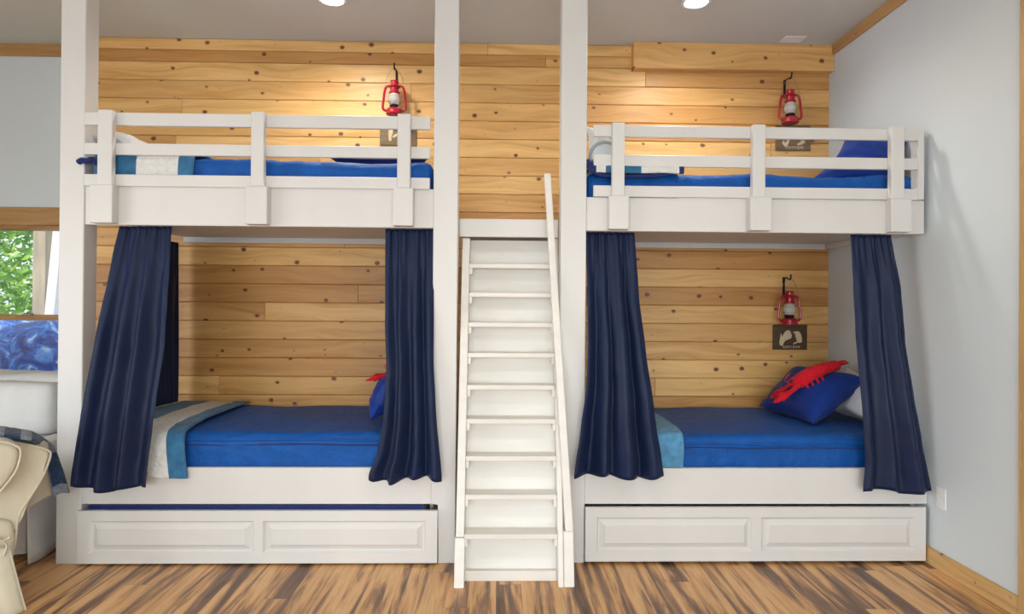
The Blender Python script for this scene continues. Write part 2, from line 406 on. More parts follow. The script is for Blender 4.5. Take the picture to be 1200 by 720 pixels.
# porch post: weathered wood in its shaded tone, sunlit side as separate white strip
Yp = 6.0
a, b = P(37, 380, Yp), P(53, 380, Yp)
tag(obj('porch_post', B1(a.x, b.x, Yp, Yp+.12, -.62, 4.0, bev=.006), simple('weathered_post_wood', (.42, .34, .25), .8, var=.2, scale=5, stretch=(3, 3, .5))), 'weathered brown wooden porch post seen through the window', 'post')
bm = bmesh.new()
p0, p1 = P(68, 258, Yp-.25), P(56, 378, Yp-.25)
d = (p0-p1)/(p0.z-p1.z)
lo = p1 + d*(-.62-p1.z); hi = p1 + d*(4.0-p1.z)
prism(bm, [lo+Vector((-.04, 0, 0)), lo+Vector((.05, 0, 0)), hi+Vector((.05, 0, 0)), hi+Vector((-.04, 0, 0))], (0, .06, 0), .004, 1)
tag(obj('post_sunlit_side', bm, simple('sunlit_post_white', (.85, .83, .78), .6)), 'sunlit side of the porch post built as a white strip outside the window', 'board')
# blue tarpaulin over something round on the porch
def tarp():
    bm = bmesh.new(); cx, cy = P(40, 400, 5.55).x, 5.62
    nu, nv = 56, 40; V = []
    for j in range(nv+1):
        row = []
        for i in range(nu+1):
            u = i/nu*2*PI; v = j/nv
            r = (math.sin(min(v*1.25, 1)*PI/2))**.8
            x = cx + .85*r*math.cos(u); y = cy + .5*r*math.sin(u)
            z = -.6 + 1.86*(1-max(0, v-.18)**1.6*1.37) if v > .18 else 1.26 + .02*(.18-v)
            f = 1+.07*N(math.cos(u)*3.3, math.sin(u)*3.3, v*5)+.05*N(math.cos(u)*9, math.sin(u)*9, v*14)
            row.append(bm.verts.new((cx+(x-cx)*f, cy+(y-cy)*f, max(-.6, z+.05*N(x*5, y*5, z*4)))))
        V.append(row)
    for j in range(nv):
        for i in range(nu): bm.faces.new((V[j][i], V[j][i+1], V[j+1][i+1], V[j+1][i]))
    bmesh.ops.remove_doubles(bm, verts=bm.verts[:], dist=1e-4)
    return bm
tt = NT('crinkled_blue_plastic'); nn = tt.n('ShaderNodeTexNoise'); nn.inputs['Scale'].default_value = 7; nn.inputs['Detail'].default_value = 4; nn.inputs['Distortion'].default_value = 1.6; tt.l(tt.obj(), nn.inputs[0])
tt.l(tt.ramp(nn.outputs[0], [(.40, (.02, .05, .28)), (.52, (.03, .13, .55)), (.60, (.10, .30, .75)), (.68, (.62, .72, .85))]), tt.b.inputs['Base Color']); tt.b.inputs['Roughness'].default_value = .25  # palest stop paints plastic highlights into the colour
tt.bump(nn.outputs[0], .8, .05)
tag(obj('tarpaulin', tarp(), tt.m, smooth=True), 'crinkled blue plastic tarpaulin outside the lower window sash', 'tarp')

# ------------------------------------------------------------------ bunk beds
def raised_drawer(parent, x0, x1, z0, z1, yf):
    """face board with two raised-and-fielded panels"""
    bm = bmesh.new()
    w_ = x1-x0; st = .055; ms = .05; mid = x0 + w_*.5
    t = .022
    ps = [(x0+st*1.15, mid-ms/2), (mid+ms/2, x1-st*1.15)]
    # stiles and rails
    for a, b, c, d in ((x0, ps[0][0], z0, z1), (ps[0][1], ps[1][0], z0, z1), (ps[1][1], x1, z0, z1)):
        box(bm, a, b, yf, yf+t, c, d, .0)
    for a, b in ps:
        box(bm, a, b, yf, yf+t, z1-st, z1, 0); box(bm, a, b, yf, yf+t, z0, z0+st, 0)
    dr = obj('trundle_drawer', bm, M['paint'], parent)
    for a, b in ps:
        bm = bmesh.new()
        lv = [(0, 0), (.010, .017), (.017, .017), (.043, .004), (.046, .0015)]
        rings = []
        for ins, dep in lv:
            rings.append([bm.verts.new(p) for p in ((a+ins, yf+dep, z0+st+ins), (b-ins, yf+dep, z0+st+ins), (b-ins, yf+dep, z1-st-ins), (a+ins, yf+dep, z1-st-ins))])
        for r0, r1 in zip(rings, rings[1:]):
            for k in range(4): bm.faces.new((r0[k], r0[(k+1) % 4], r1[(k+1) % 4], r1[k]))
        bm.faces.new(rings[-1])
        back = [bm.verts.new((v.co.x, yf+t, v.co.z)) for v in rings[0]]
        for k in range(4): bm.faces.new((rings[0][k], back[k], back[(k+1) % 4], rings[0][(k+1) % 4]))
        bm.faces.new(back)
        obj('raised_panel', bm, M['paint'], dr)
    bm = bmesh.new()
    box(bm, x0+.029, x1-.066, yf+t, yf+.9, .02, .05, 0); box(bm, x0+.029, x0+.035, yf+t, yf+.9, .05, .2, 0); box(bm, x1-.072, x1-.066, yf+t, yf+.9, .05, .2, 0); box(bm, x0+.035, x1-.072, yf+.88, yf+.9, .05, .2, 0)
    obj('drawer_box', bm, M['paint'], dr)
    return dr

def bunk(name, label, xl, xr, posts, beam, stiles, rails, cap, dr, ztop):
    t = thing(name, ((xl+xr)/2, F, 0), label, 'bunk bed', 'built in white bunk beds')
    for a, b in posts:
        bm = bmesh.new(); lowa = a+.04 if abs(a+.362) < .001 else a      # notched round the drawer front
        zn = .327
        if lowa != a:
            prism(bm, [(lowa, F, 0), (b, F, 0), (b, F, HC-.001), (a, F, HC-.001), (a, F, zn), (lowa, F, zn)], (0, .115, 0), .003, 1)
        else: box(bm, a, b, F, F+.115, 0, HC-.001, .004)
        obj('post', bm, M['paint'], t)
    # lower base: front board, deck, ends
    obj('bed_base', B1(xl, xr, F, F+.03, .327, .527, bev=.003), M['paint'], t)
    bm = bmesh.new(); box(bm, xl, xr, F+.03, BK-.002, .385, .405, 0)
    obj('mattress_deck', bm, M['paint'], t)
    bm = bmesh.new(); box(bm, xl-.0, xl+.02, F+.116, BK-.002, 0, .384, 0); obj('end_panel', bm, M['paint'], t)
    bm = bmesh.new(); box(bm, xr-.02, xr, F+.116, BK-.002, 0, .384, 0); obj('end_panel', bm, M['paint'], t)
    # upper platform
    bx0, bx1, bz0, bz1 = beam
    obj('front_beam', B1(bx0, bx1, F+.008, F+.045, bz0, bz1, bev=.003), M['paint'], t)
    obj('upper_deck', B1(bx0, bx1, F+.045, BK-.002, bz0+.045, bz0+.075, bev=0), M['paint'], t)
    obj('back_ledger', B1(bx0+.02, bx1-.02, BK-.032, BK-.002, bz0+.005, bz0+.045, bev=.003), M['paint'], t)
    # guard rail
    cx0, cx1, cz0, cz1 = cap
    obj('lower_guard_board', B1(cx0, cx1, F-.014, F+.008, cz0, cz1, bev=.0025), M['paint'], t)
    for rz0, rz1 in rails: obj('guard_rail', B1(cx0, cx1, F-.014, F+.008, rz0, rz1, bev=.0025), M['paint'], t)
    for s0, s1, b0, b1 in stiles:
        obj('rail_stile', B1(s0, s1, F-.05, F-.014, cz0+.0, rails[0][1]+.004, bev=.003), M['paint'], t)
        obj('stile_block', B1(b0, b1, F-.052, F+.008, bz0+.004, cz0+.012 if False else cz0-.0, bev=.003), M['paint'], t)
    raised_drawer(t, *dr, F-.024)
    return t
LB = bunk('bunk_bed', 'white built in bunk bed on the left, between the two full height left posts', -2.268, -.362,
          [(-2.402, -2.268), (-.362, -.228)], (-2.268, -.362, 1.856, 2.072),
          [(-2.168, -2.09, -2.205, -2.085), (-1.347, -1.277, -1.373, -1.257), (-.556, -.486, -.578, -.468)],
          [(2.398, 2.468), (2.237, 2.300)], (-2.262, -.382, 2.066, 2.130), (-2.273, -.325, .012, .298), 0)
RB = bunk('bunk_bed', 'white built in bunk bed on the right, running to the white side wall', .488, RX-.002,
          [(.345, .488)], (.488, 2.405, 1.849, 2.038),
          [(.622, .690, .606, .716), (1.401, 1.472, 1.388, 1.508), (2.177, 2.252, 2.18, 2.292)],
          [(2.372, 2.436), (2.208, 2.272)], (.525, 2.352, 2.038, 2.100), (.490, 2.398, .018, .316), 0)
obj('wall_cleat', B1(2.353, 2.39, F-.012, F+.05, 2.04, 2.44, bev=.003), M['paint'], RB)
obj('side_ledger', B1(RX-.04, RX-.002, F+.06, BK-.034, 1.856, 1.894, bev=.003), M['paint'], RB)

# landing between the two bunks
t = thing('loft_landing', (.06, 3.56, 1.82), 'white landing shelf between the two middle posts, above the stairs', 'landing')
obj('landing_deck', B1(-.226, .343, 3.545, BK-.002, 1.845, 1.875, bev=0), M['paint'], t)
obj('landing_fascia', B1(-.226, .343, 3.54, 3.565, 1.822, 1.925, bev=.003), M['paint'], t)
obj('landing_back_board', B1(-.226, .343, BK-.03, BK-.002, 1.78, 1.845, bev=.002), M['paint'], t)

# ------------------------------------------------------------------ steep stairs
K = .245; Y0 = 3.12
def yl(z): return Y0+K*z
ST = thing('ladder_stairs', (.07, Y0, 0), 'steep white painted ladder stairs between the bunk beds with a handrail', 'stairs')
def slant(x0, x1, z0, z1, d0, d1, bev=.003):
    """plank parallel to the stair slope, d = distance behind the front line"""
    bm = bmesh.new()
    prism(bm, [(x0, yl(z0)+d0, z0), (x0, yl(z0)+d1, z0), (x0, yl(z1)+d1, z1), (x0, yl(z1)+d0, z1)], (x1-x0, 0, 0), bev, 1); return bm
obj('stringer', slant(-.209, -.166, .235, 1.818, 0, .115), M['stair_paint'], ST)
obj('stringer_foot', slant(-.213, -.162, 0, .232, -.004, .125), M['stair_paint'], ST)
obj('stringer', slant(.316, .3435, .0, 1.818, 0, .115), M['stair_paint'], ST)
obj('stringer_foot', slant(.345, .398, 0, .262, .004, .115), M['stair_paint'], ST)
bm = bmesh.new()
hb, ht = Vector((.355, yl(.265)-.012, .265)), P(638, 203, 3.50)
hv = [hb, hb+Vector((.043, 0, 0)), ht+Vector((.036, 0, 0)), ht]
prism(bm, hv, (0, .045, 0), .006, 2)
obj('handrail', bm, M['stair_paint'], ST)
TZ = [.227, .416, .606, .795, .972, 1.144, 1.311, 1.479, 1.645]
for z in TZ:
    th = .026
    y = yl(z)
    obj('tread', B1(-.165, .315, y+.002, y+.105, z-.004, z-.004+th, bev=.003), M['stair_paint'], ST)
    bm = bmesh.new()
    box(bm, -.165, -.148, y+.004, y+.1, z-.040, z-.0045, .001); obj('tread_cleat', bm, M['stair_paint'], ST)
    bm = bmesh.new(); box(bm, .298, .315, y+.004, y+.1, z-.040, z-.0045, .001); obj('tread_cleat', bm, M['stair_paint'], ST)
obj('backing_panel', slant(-.165, .315, .002, 1.815, .105, .115, .0), M['stair_paint'], ST)
obj('kick_board', B1(-.165, .315, Y0+.075, Y0+.1, .0, .052, bev=.003), M['stair_paint'], ST)
bm = bmesh.new()
tube(bm, [(.335, 3.47, 1.62), (.334, 3.50, 1.62), (.330, 3.53, 1.62)], .006, 8)
obj('rail_bracket', bm, M['stair_paint'], ST)

# ------------------------------------------------------------------ soft goods
def softbox(x0, x1, y0, y1, z0, z1, r=.05, amp=.006, seed=0, step=.035, crown=.015, fscale=3):
    bm = bmesh.new()
    nx, ny, nz = [max(3, int((b-a)/step)) for a, b in ((x0, x1), (y0, y1), (z0, z1))]
    cache = {}
    c = Vector(((x0+x1)/2, (y0+y1)/2, (z0+z1)/2)); h = Vector(((x1-x0)/2, (y1-y0)/2, (z1-z0)/2))
    def V(i, j, k):
        key = (i, j, k)
        if key in cache: return cache[key]
        p = Vector((-h.x+2*h.x*i/nx, -h.y+2*h.y*j/ny, -h.z+2*h.z*k/nz))
        q = Vector([max(-(h[a]-r), min(h[a]-r, p[a])) for a in range(3)])
        d = p-q
        if d.length > 1e-9:
            p = q + d.normalized()*min(r, d.length) if d.length > r else p
        out = p.normalized()
        w = c+p
        n_ = N(w.x*fscale+seed, w.y*fscale*1.5, w.z*7)*amp*1.6 + N(w.x*14+seed, w.y*14, w.z*20)*amp*.6
        p = p + Vector((0, out.y*n_*1.2, n_ if k > nz//2 else 0))
        if k == nz: p.z += crown*(1-(p.x/h.x)**4)*(1-(p.y/h.y)**4)
        cache[key] = bm.verts.new(c+p); return cache[key]
    for i in range(nx):
        for j in range(ny):
            bm.faces.new((V(i, j, 0), V(i, j+1, 0), V(i+1, j+1, 0), V(i+1, j, 0))); bm.faces.new((V(i, j, nz), V(i+1, j, nz), V(i+1, j+1, nz), V(i, j+1, nz)))
    for i in range(nx):
        for k in range(nz):
            bm.faces.new((V(i, 0, k), V(i+1, 0, k), V(i+1, 0, k+1), V(i, 0, k+1))); bm.faces.new((V(i, ny, k), V(i, ny, k+1), V(i+1, ny, k+1), V(i+1, ny, k)))
    for j in range(ny):
        for k in range(nz):
            bm.faces.new((V(0, j, k), V(0, j, k+1), V(0, j+1, k+1), V(0, j+1, k))); bm.faces.new((V(nx, j, k), V(nx, j+1, k), V(nx, j+1, k+1), V(nx, j, k+1)))
    return bm
def mattress(x0, x1, z0, z1, label, seed, seam=None, y0=F+.045, y1=BK-.012, mat='royal', amp=.006):
    t = thing('mattress', ((x0+x1)/2, (y0+y1)/2, z0), label, 'mattress', 'blue covered bunk mattresses')
    obj('bed_cover', softbox(x0, x1, y0, y1, z0, z1, .045, amp, seed), M[mat], t, smooth=True)
    if seam:
        for dz, r in seam:
            bm = bmesh.new()
            pts = [(x, y0-.004+.003*N(x*5, seed), dz+.008*N(x*2.3+seed, 3)+.003*N(x*9, seed)) for x in np.linspace(x0+.03, x1-.03, 60)]
            tube(bm, pts, r, 6); obj('zip_seam', bm, M['navy_pillow'] if r < .004 else M[mat], t, smooth=True)
    return t
mattress(-2.225, -.375, .406, .70, 'royal blue zip bedding mattress on the lower bunk of the left bed', 1, [(.672, .007), (.645, .0035)])
mattress(.50, 2.415, .406, .695, 'royal blue zip bedding mattress on the lower bunk of the right bed', 7, [(.655, .007), (.632, .003)])
mattress(-2.225, -.372, 1.932, 2.225, 'royal blue covered mattress on the upper bunk of the left bed', 13, amp=.010)
mattress(.495, 2.40, 1.925, 2.185, 'royal blue covered mattress on the upper bunk of the right bed', 19, amp=.009)
tr_ = obj('trundle_mattress', softbox(-2.237, -.398, F+.005, F+.83, .055, .322, .010, .002, 3, step=.08, crown=.004), M['navy_pillow'], smooth=True)
tag(tr_, 'navy trundle mattress showing in the gap above the left drawer', 'mattress')

def pillow(name, A, B_, C_, D, thick, mat, label, group=None, seed=0, n=22, pipe=None, sag=.0):
    """pillow on the quad A B C D (corners in order), puffed to both sides"""
    A, B_, C_, D = map(Vector, (A, B_, C_, D))
    nrm = ((B_-A).cross(D-A)).normalized()
    bm = bmesh.new(); S = {}
    for side in (1, -1):
        for i in range(n+1):
            for j in range(n+1):
                u, v = i/n, j/n
                edge = i in (0, n) or j in (0, n)
                if edge and side == -1: continue
                # corners stay out, edge middles pull in
                pu = u + .10*math.sin(PI*v)**1.0*(.5-u)*(2*abs(u-.5))**2*2 * .8
                pv = v + .10*math.sin(PI*u)**1.0*(.5-v)*(2*abs(v-.5))**2*2 * .8
                p = A*(1-pu)*(1-pv) + B_*pu*(1-pv) + C_*pu*pv + D*(1-pu)*pv
                h = (max(0, 1-(2*abs(u-.5))**2.4)*max(0, 1-(2*abs(v-.5))**2.4))**.5
                w = .010*N(u*4+seed, v*4, side)+.006*N(u*9+seed, v*9, side*3)
                p = p + nrm*side*(thick/2*h + w*(h > .05))
                S[(side, i, j)] = bm.verts.new(p)
                if edge: S[(-1, i, j)] = S[(1, i, j)]
    for side in (1, -1):
        for i in range(n):
            for j in range(n):
                q = [S[(side, i, j)], S[(side, i+1, j)], S[(side, i+1, j+1)], S[(side, i, j+1)]]
                bm.faces.new(q if side == 1 else q[::-1])
    o = obj(name, bm, mat, smooth=True)
    tag(o, label, 'pillow', group)
    return o
# lower right: blue pillow leaning on a white one
pA, pB, pC, pD = P(953, 504, 3.64), P(889, 476, 4.28), P(934, 430, 4.32), P(1018, 444, 3.82)
pA.z = .735; pB.z = .735
pillow('pillow', pA, pB, pC, pD, .22, M['royal_pillow'], 'royal blue pillow leaning on the lower right bunk, under a red lobster', seed=2)
pillow('pillow', (2.22, 3.60, .745), (2.22, 4.10, .745), (2.385, 4.16, 1.02), (2.385, 3.66, .99), .12, M['white_cloth'], 'white pillow against the side wall behind the blue pillow, lower right bunk', seed=5)
# lower left: blue pillow half behind the curtain
pillow('pillow', (-.74, 3.62, .75), (-.76, 4.1, .75), (-.66, 4.14, 1.02), (-.62, 3.66, .99), .16, M['royal_pillow'], 'royal blue pillow half hidden by the right curtain of the lower left bunk', seed=9)
# upper left
pillow('pillow', (-2.06, 3.50, 2.29), (-2.07, 3.95, 2.27), (-2.22, 3.95, 2.375), (-2.225, 3.50, 2.40), .12, M['white_cloth'], 'white pillow leaning at the left end of the upper left bunk', seed=11)
pillow('pillow', (-.98, 3.56, 2.272), (-.41, 3.56, 2.272), (-.41, 3.98, 2.275), (-.98, 3.98, 2.275), .085, M['navy_pillow'], 'flat navy pillow lying at the right end of the upper left bunk', seed=14)
# upper right
pillow('pillow', P(952, 210, 3.60), P(1061, 214, 3.50), P(1065, 163, 3.62), P(992, 160, 3.85), .13, M['royal_pillow'], 'bright blue pillow propped at the wall end of the upper right bunk', seed=17)
wp = pillow('pillow', P(687, 199, 3.60), P(730, 199, 3.60), P(730, 150, 3.68), P(687, 148, 3.68), .10, M['white_cloth'], 'white pillow with a grey arc, beside the middle post on the upper right bunk', seed=23)
bm = bmesh.new()
tube(bm, spline([tuple(P(x, y, 3.553)) for x, y in ((691, 192), (692, 180), (697, 171), (706, 167), (716, 168), (722, 174))], 5), .010, 8, flat=.6)
ac = obj('grey_arc', bm, fabric('grey_arc_cloth', (.34, .38, .42)), smooth=True); ac.parent = wp; ac['label'] = 'grey arc on the white pillow'  # grey arc laid across the pillow front

# quilts
def drape(name, prof, x0, x1, bands, mats, label, group, seed=0, nx=40, flare=0, skew=0, thick=.012, amp=.006):
    """cloth strip: prof = (y,z) path from back to front, x0..x1 width, bands = x fractions per material"""
    bm = bmesh.new(); path = spline([(0, y, z) for y, z in prof], 8); n = len(path)
    V = []
    for j, p in enumerate(path):
        s = j/(n-1); row = []
        for i in range(nx+1):
            u = i/nx; x = x0+(x1-x0)*u + skew*(1-s)*1.0 + flare*(u-.5)*s
            d = amp*N(x*6+seed, p.y*6, p.z*6) + amp*.5*N(x*20, p.y*20+seed, p.z*20)
            row.append(bm.verts.new((x, p.y-abs(d)*.6, p.z+abs(d))))
        V.append(row)
    for j in range(n-1):
        for i in range(nx):
            f = bm.faces.new((V[j][i], V[j][i+1], V[j+1][i+1], V[j+1][i])); u = (i+.5)/nx
            k = 0
            while k < len(bands)-1 and u > bands[k]: k += 1
            f.material_index = k
    o = obj(name, bm, smooth=True, mats=mats)
    m_ = o.modifiers.new('thickness', 'SOLIDIFY'); m_.thickness = thick; m_.offset = 1
    tag(o, label, 'quilt', group); return o
drape('striped_quilt', [(4.42, .722), (4.1, .735), (3.7, .735), (3.50, .722), (3.435, .70), (3.408, .64), (3.402, .55), (3.398, .475)], -2.16, -1.68,
      [.05, .30, .42, .80, 1.0], [M['quilt_white'], M['teal'], M['teal'], M['quilt_white'], M['teal']], 'blue and white striped quilt over the foot of the lower left bunk', 'striped quilts', seed=2, skew=-.08)
drape('striped_quilt', [(4.1, 2.262), (3.7, 2.27), (3.50, 2.265), (3.458, 2.235), (3.446, 2.16), (3.446, 2.09)], -2.225, -1.69,
      [.28, .42, .84, 1.0], [M['teal'], M['teal'], M['quilt_white'], M['teal']], 'blue and white striped quilt folded over the upper left bunk edge', 'striped quilts', seed=6)
drape('folded_quilt', [(4.0, 2.215), (3.7, 2.232), (3.52, 2.232), (3.452, 2.218), (3.436, 2.20), (3.436, 2.172)], .50, 1.03,
      [.08, .17, .54, .95, 1.0], [M['navy_pillow'], M['quilt_white'], M['teal'], M['quilt_white'], M['navy_pillow']], 'folded blue and white quilt lying by the middle post on the upper right bunk', None, seed=8, thick=.03)
bm = bmesh.new(); tube(bm, spline([tuple(P(x, y, 3.424)) for x, y in ((689, 187), (691, 196), (698, 203), (712, 206), (745, 207), (775, 205), (790, 201), (793, 197))], 5), .009, 8)
qe = obj('quilt_binding', bm, M['navy_pillow'], smooth=True); qe.parent = bpy.data.objects['folded_quilt']; qe['label'] = 'dark navy quilt edge'
drape('blue_quilt', [(4.2, .715), (3.7, .72), (3.50, .715), (3.44, .695), (3.424, .64), (3.43, .57), (3.432, .53)], .56, 1.04,
      [1.0], [M['light_teal']], 'washed blue quilt corner beside the left curtain of the lower right bunk', None, seed=12)
# the quilt corner poking past the left post on the upper left bunk
bm = bmesh.new()
pts = [P(91, 191, 3.40), P(96, 188, 3.40), P(102, 189, 3.41), P(108, 187, 3.42), P(114, 192, 3.44), P(119, 199, 3.47)]
tube(bm, spline([tuple(p) for p in pts], 5), [.010]+[.016]*24+[.02], 10, flat=1.0)
tag(obj('blanket_corner', bm, M['navy_pillow'], smooth=True), 'dark navy blanket corner poking out beside the left post, upper left bunk', 'blanket')

# curtains
def curtain(name, ltab, rtab, ztop, zbot, label, seed, nf=5, ytop=F+.045, ybot=F-.055, hem=.02, group='navy bunk curtains', amp=.045):
    t = thing(name, ((ltab[-1][1]+rtab[-1][1])/2, ytop, zbot), label, 'curtain', group)
    bm = bmesh.new(); nu, nv = 150, 70; V = []
    rnd = random.Random(seed); ph = [rnd.uniform(0, 6.28) for _ in range(6)]
    for j in range(nv+1):
        s = j/nv; row = []
        for i in range(nu+1):
            u = i/nu
            zb = zbot + hem*math.sin(u*PI*2.2+ph[0])*.6 + hem*.5*math.sin(u*nf*2*PI+ph[1])*.5
            z = ztop+(zb-ztop)*s
            xl, xr = lerp_tab(ltab, z), lerp_tab(rtab, z)
            uu = u + .02*math.sin(2*PI*u*2+ph[2])*math.sin(PI*u)
            a = 1.75*amp*(.22+.75*min(1, s*2.2))*(xr-xl)/.30
            warp = .35*math.sin(s*2.4+ph[3])+.25*N(u*2+seed, s*2)
            fold = math.sin(2*PI*(nf*u)+warp+ph[4]*.3) + .45*math.sin(2*PI*(nf*.47*u)+ph[5]+.8*s)
            pleat = .010*math.sin(2*PI*nf*2.6*u+ph[1])*max(0, 1-s*5)
            dev = (a*.62*fold)*math.sin(PI*(u*.9+.05))**.5 + pleat
            y = ytop + (ybot-ytop)*min(1, s/.72)**.9 - dev*.52 - .012*s
            y += .004*N(u*9, s*14, seed)
            x = xl+(xr-xl)*uu + .007*math.sin(2*PI*nf*u+ph[0]+1)*min(1, s*2)*math.sin(PI*u)
            row.append(bm.verts.new((x, y, z)))
        V.append(row)
    for j in range(nv):
        for i in range(nu): bm.faces.new((V[j][i], V[j][i+1], V[j+1][i+1], V[j+1][i]))
    hemline = [v.co.copy()+Vector((0, -.002, 0)) for v in V[nv-3]]
    head = [v.co.copy() for v in V[0]]
    o = obj('curtain_panel', bm, M['curtain'], t, smooth=True)
    md = o.modifiers.new('cloth', 'SOLIDIFY'); md.thickness = .003; md.offset = 0
    bm = bmesh.new(); tube(bm, hemline, .0010, 5); obj('hem_stitch', bm, M['curtain'], t, smooth=True)
    return t
def tab(pts, Ya=3.42, Yb=3.37):
    Y = lambda y: Ya+(Yb-Ya)*min(1, max(0, (y-262)/220))
    return [(P(x, y, Y(y)).z, P(x, y, Y(y)).x) for x, y in pts][::-1]
curtain('curtain', tab([(135, 262), (128, 300), (110, 400), (98, 470), (83, 566)], 3.42, 3.315), tab([(196, 262), (195, 330), (192, 410), (184, 470), (173, 566)], 3.42, 3.315), 1.853, .440,
        'navy curtain at the far left, flaring over the left bunk base', 4, nf=3.3, ybot=F-.095)
curtain('curtain', tab([(450, 264), (451, 380), (453, 430), (450, 490), (443, 530), (433, 556)]), tab([(508, 266), (508, 420), (511, 480), (518, 560)]), 1.853, .478,
        'navy curtain tied left of the stairs, at the right end of the lower left bunk', 11, nf=3.4)
curtain('curtain', tab([(688, 272), (689, 400), (687, 450), (680, 500), (672, 556)]), tab([(746, 272), (750, 350), (757, 410), (766, 480), (777, 558)]), 1.846, .495,
        'navy curtain right of the stairs, at the left end of the lower right bunk', 23, nf=3.4)
curtain('curtain', tab([(1002, 276), (1004, 400), (1009, 500), (1011, 540), (1008, 574)]), tab([(1050, 278), (1060, 340), (1063, 400), (1072, 470), (1080, 520), (1091, 576)]), 1.846, .415,
        'navy curtain at the far right beside the white side wall', 31, nf=2.8, amp=.042)
# side curtain closing the left end of the lower left bunk, hanging along the depth
def side_curtain():
    t = thing('side_curtain', (-2.2, 4.1, .5), 'dark navy side curtain closing the left end of the lower left bunk', 'curtain')
    bm = bmesh.new(); nu, nv = 110, 50; V = []
    for j in range(nv+1):
        s = j/nv; row = []
        for i in range(nu+1):
            u = i/nu; z = 1.853+(.52-1.853)*s
            y0, y1 = 3.80-.06*s, 4.40-.0*s
            y = y0+(y1-y0)*u
            x = -2.245 - .012 + .05*(s*.5)*math.sin(2*PI*6*u+.6*math.sin(3*s)) + .012*math.sin(2*PI*13*u)*max(0, 1-4*s)
            row.append(bm.verts.new((x, y, z)))
        V.append(row)
    for j in range(nv):
        for i in range(nu): bm.faces.new((V[j][i], V[j][i+1], V[j+1][i+1], V[j+1][i]))
    o = obj('curtain_panel', bm, M['curtain'], t, smooth=True)
    md = o.modifiers.new('cloth', 'SOLIDIFY'); md.thickness = .003; md.offset = 0
side_curtain()

# ------------------------------------------------------------------ lanterns, hooks, plaques
tgl = NT('milky_lantern_glass'); tgl.b.inputs['Base Color'].default_value = (.86, .84, .78, 1); tgl.b.inputs['Roughness'].default_value = .12
tgl.b.inputs['Transmission Weight'].default_value = .45; tgl.b.inputs['IOR'].default_value = 1.2
M['globe'] = tgl.m
LY = BK-.095
def lantern(cx, zb, label):
    t = thing('lantern', (cx, LY, zb), label, 'lantern', 'red hurricane lanterns')
    c = (cx, LY, zb)
    bm = bmesh.new(); lathe(bm, [(.050, 0), (.056, .004), (.057, .012), (.053, .022), (.054, .034), (.046, .044), (.028, .050)], c, 28)
    fo = obj('fuel_tank', bm, M['red_enamel'], t, smooth=True)
    bm = bmesh.new(); lathe(bm, [(.009, 0), (.009, .010)], (cx+.036, LY-.02, zb+.042), 12); obj('filler_cap', bm, M['wire'], fo, smooth=True)
    bm = bmesh.new(); lathe(bm, [(.028, .050), (.032, .054), (.034, .066), (.024, .074)], c, 20); obj('burner', bm, M['iron'], t, smooth=True)
    bm = bmesh.new(); lathe(bm, [(.024, .072), (.034, .082), (.041, .100), (.041, .118), (.034, .140), (.027, .152)], c, 24); obj('glass_globe', bm, M['globe'], t, smooth=True)
    bm = bmesh.new(); lathe(bm, [(.028, .150), (.037, .156), (.037, .162), (.030, .168), (.030, .192), (.040, .198), (.038, .206), (.026, .214), (.026, .236), (.030, .240), (.012, .246)], c, 24)
    obj('chimney_hood', bm, M['red_enamel'], t, smooth=True)
    for s in (-1, 1):
        bm = bmesh.new()
        pts = [(cx+s*x, LY, zb+z) for x, z in ((.050, .030), (.068, .034), (.080, .048), (.080, .075), (.075, .120), (.070, .165), (.062, .192), (.048, .204), (.034, .208))]
        tube(bm, spline(pts, 4), .0085, 8); obj('side_tube', bm, M['red_enamel'], t, smooth=True)
    bm = bmesh.new()
    for z in (.088, .128):
        pts = [(cx+.043*math.cos(a), LY+.043*math.sin(a), zb+z) for a in np.linspace(0, 2*PI, 25)]
        tube(bm, pts, .0014, 5)
    for s in (-1, 1): tube(bm, [(cx+s*.072, LY, zb+.14), (cx+s*.042, LY, zb+.128)], .0014, 5)
    obj('globe_guard', bm, M['wire'], t, smooth=True)
    bm = bmesh.new()
    pts = [(cx+x, LY, zb+z) for x, z in ((-.068, .182), (-.064, .22), (-.052, .27), (-.026, .318), (0, .334), (.026, .318), (.052, .27), (.064, .22), (.068, .182))]
    tube(bm, spline(pts, 4), .0018, 6); obj('bail_handle', bm, M['wire'], t, smooth=True)
    return t
def hook(cx, zb, label):
    """strap on the wall, arm reaching out to carry the bail at LY, tip turned up; zb = lantern base height"""
    t = thing('wall_hook', (cx, BK, zb+.334), label, 'hook', 'black iron lantern hooks')
    za = zb+.3285
    bm = bmesh.new(); box(bm, cx-.008, cx+.008, BK-.010, BK-.001, za-.115, za+.018, .002); obj('wall_strap', bm, M['iron'], t)
    bm = bmesh.new()
    tube(bm, spline([(cx, BK-.008, za+.004), (cx, BK-.04, za+.012), (cx, BK-.075, za+.004), (cx, LY, za-.002), (cx, LY-.018, za+.008), (cx, LY-.022, za+.034)], 4), .0055, 8)
    obj('hook_arm', bm, M['iron'], t, smooth=True)
    return t
lps = [(P(462, 135, LY), 'left bunk bed'), (P(926, 145, LY), ''), (P(925, 381, LY), '')]
zs = [p.z for p, _ in lps]
L0 = lantern(lps[0][0].x, zs[0], 'red hurricane lantern hanging above the upper left bunk rail')
H0 = hook(lps[0][0].x, zs[0], 'black iron hook holding the lantern above the upper left bunk')
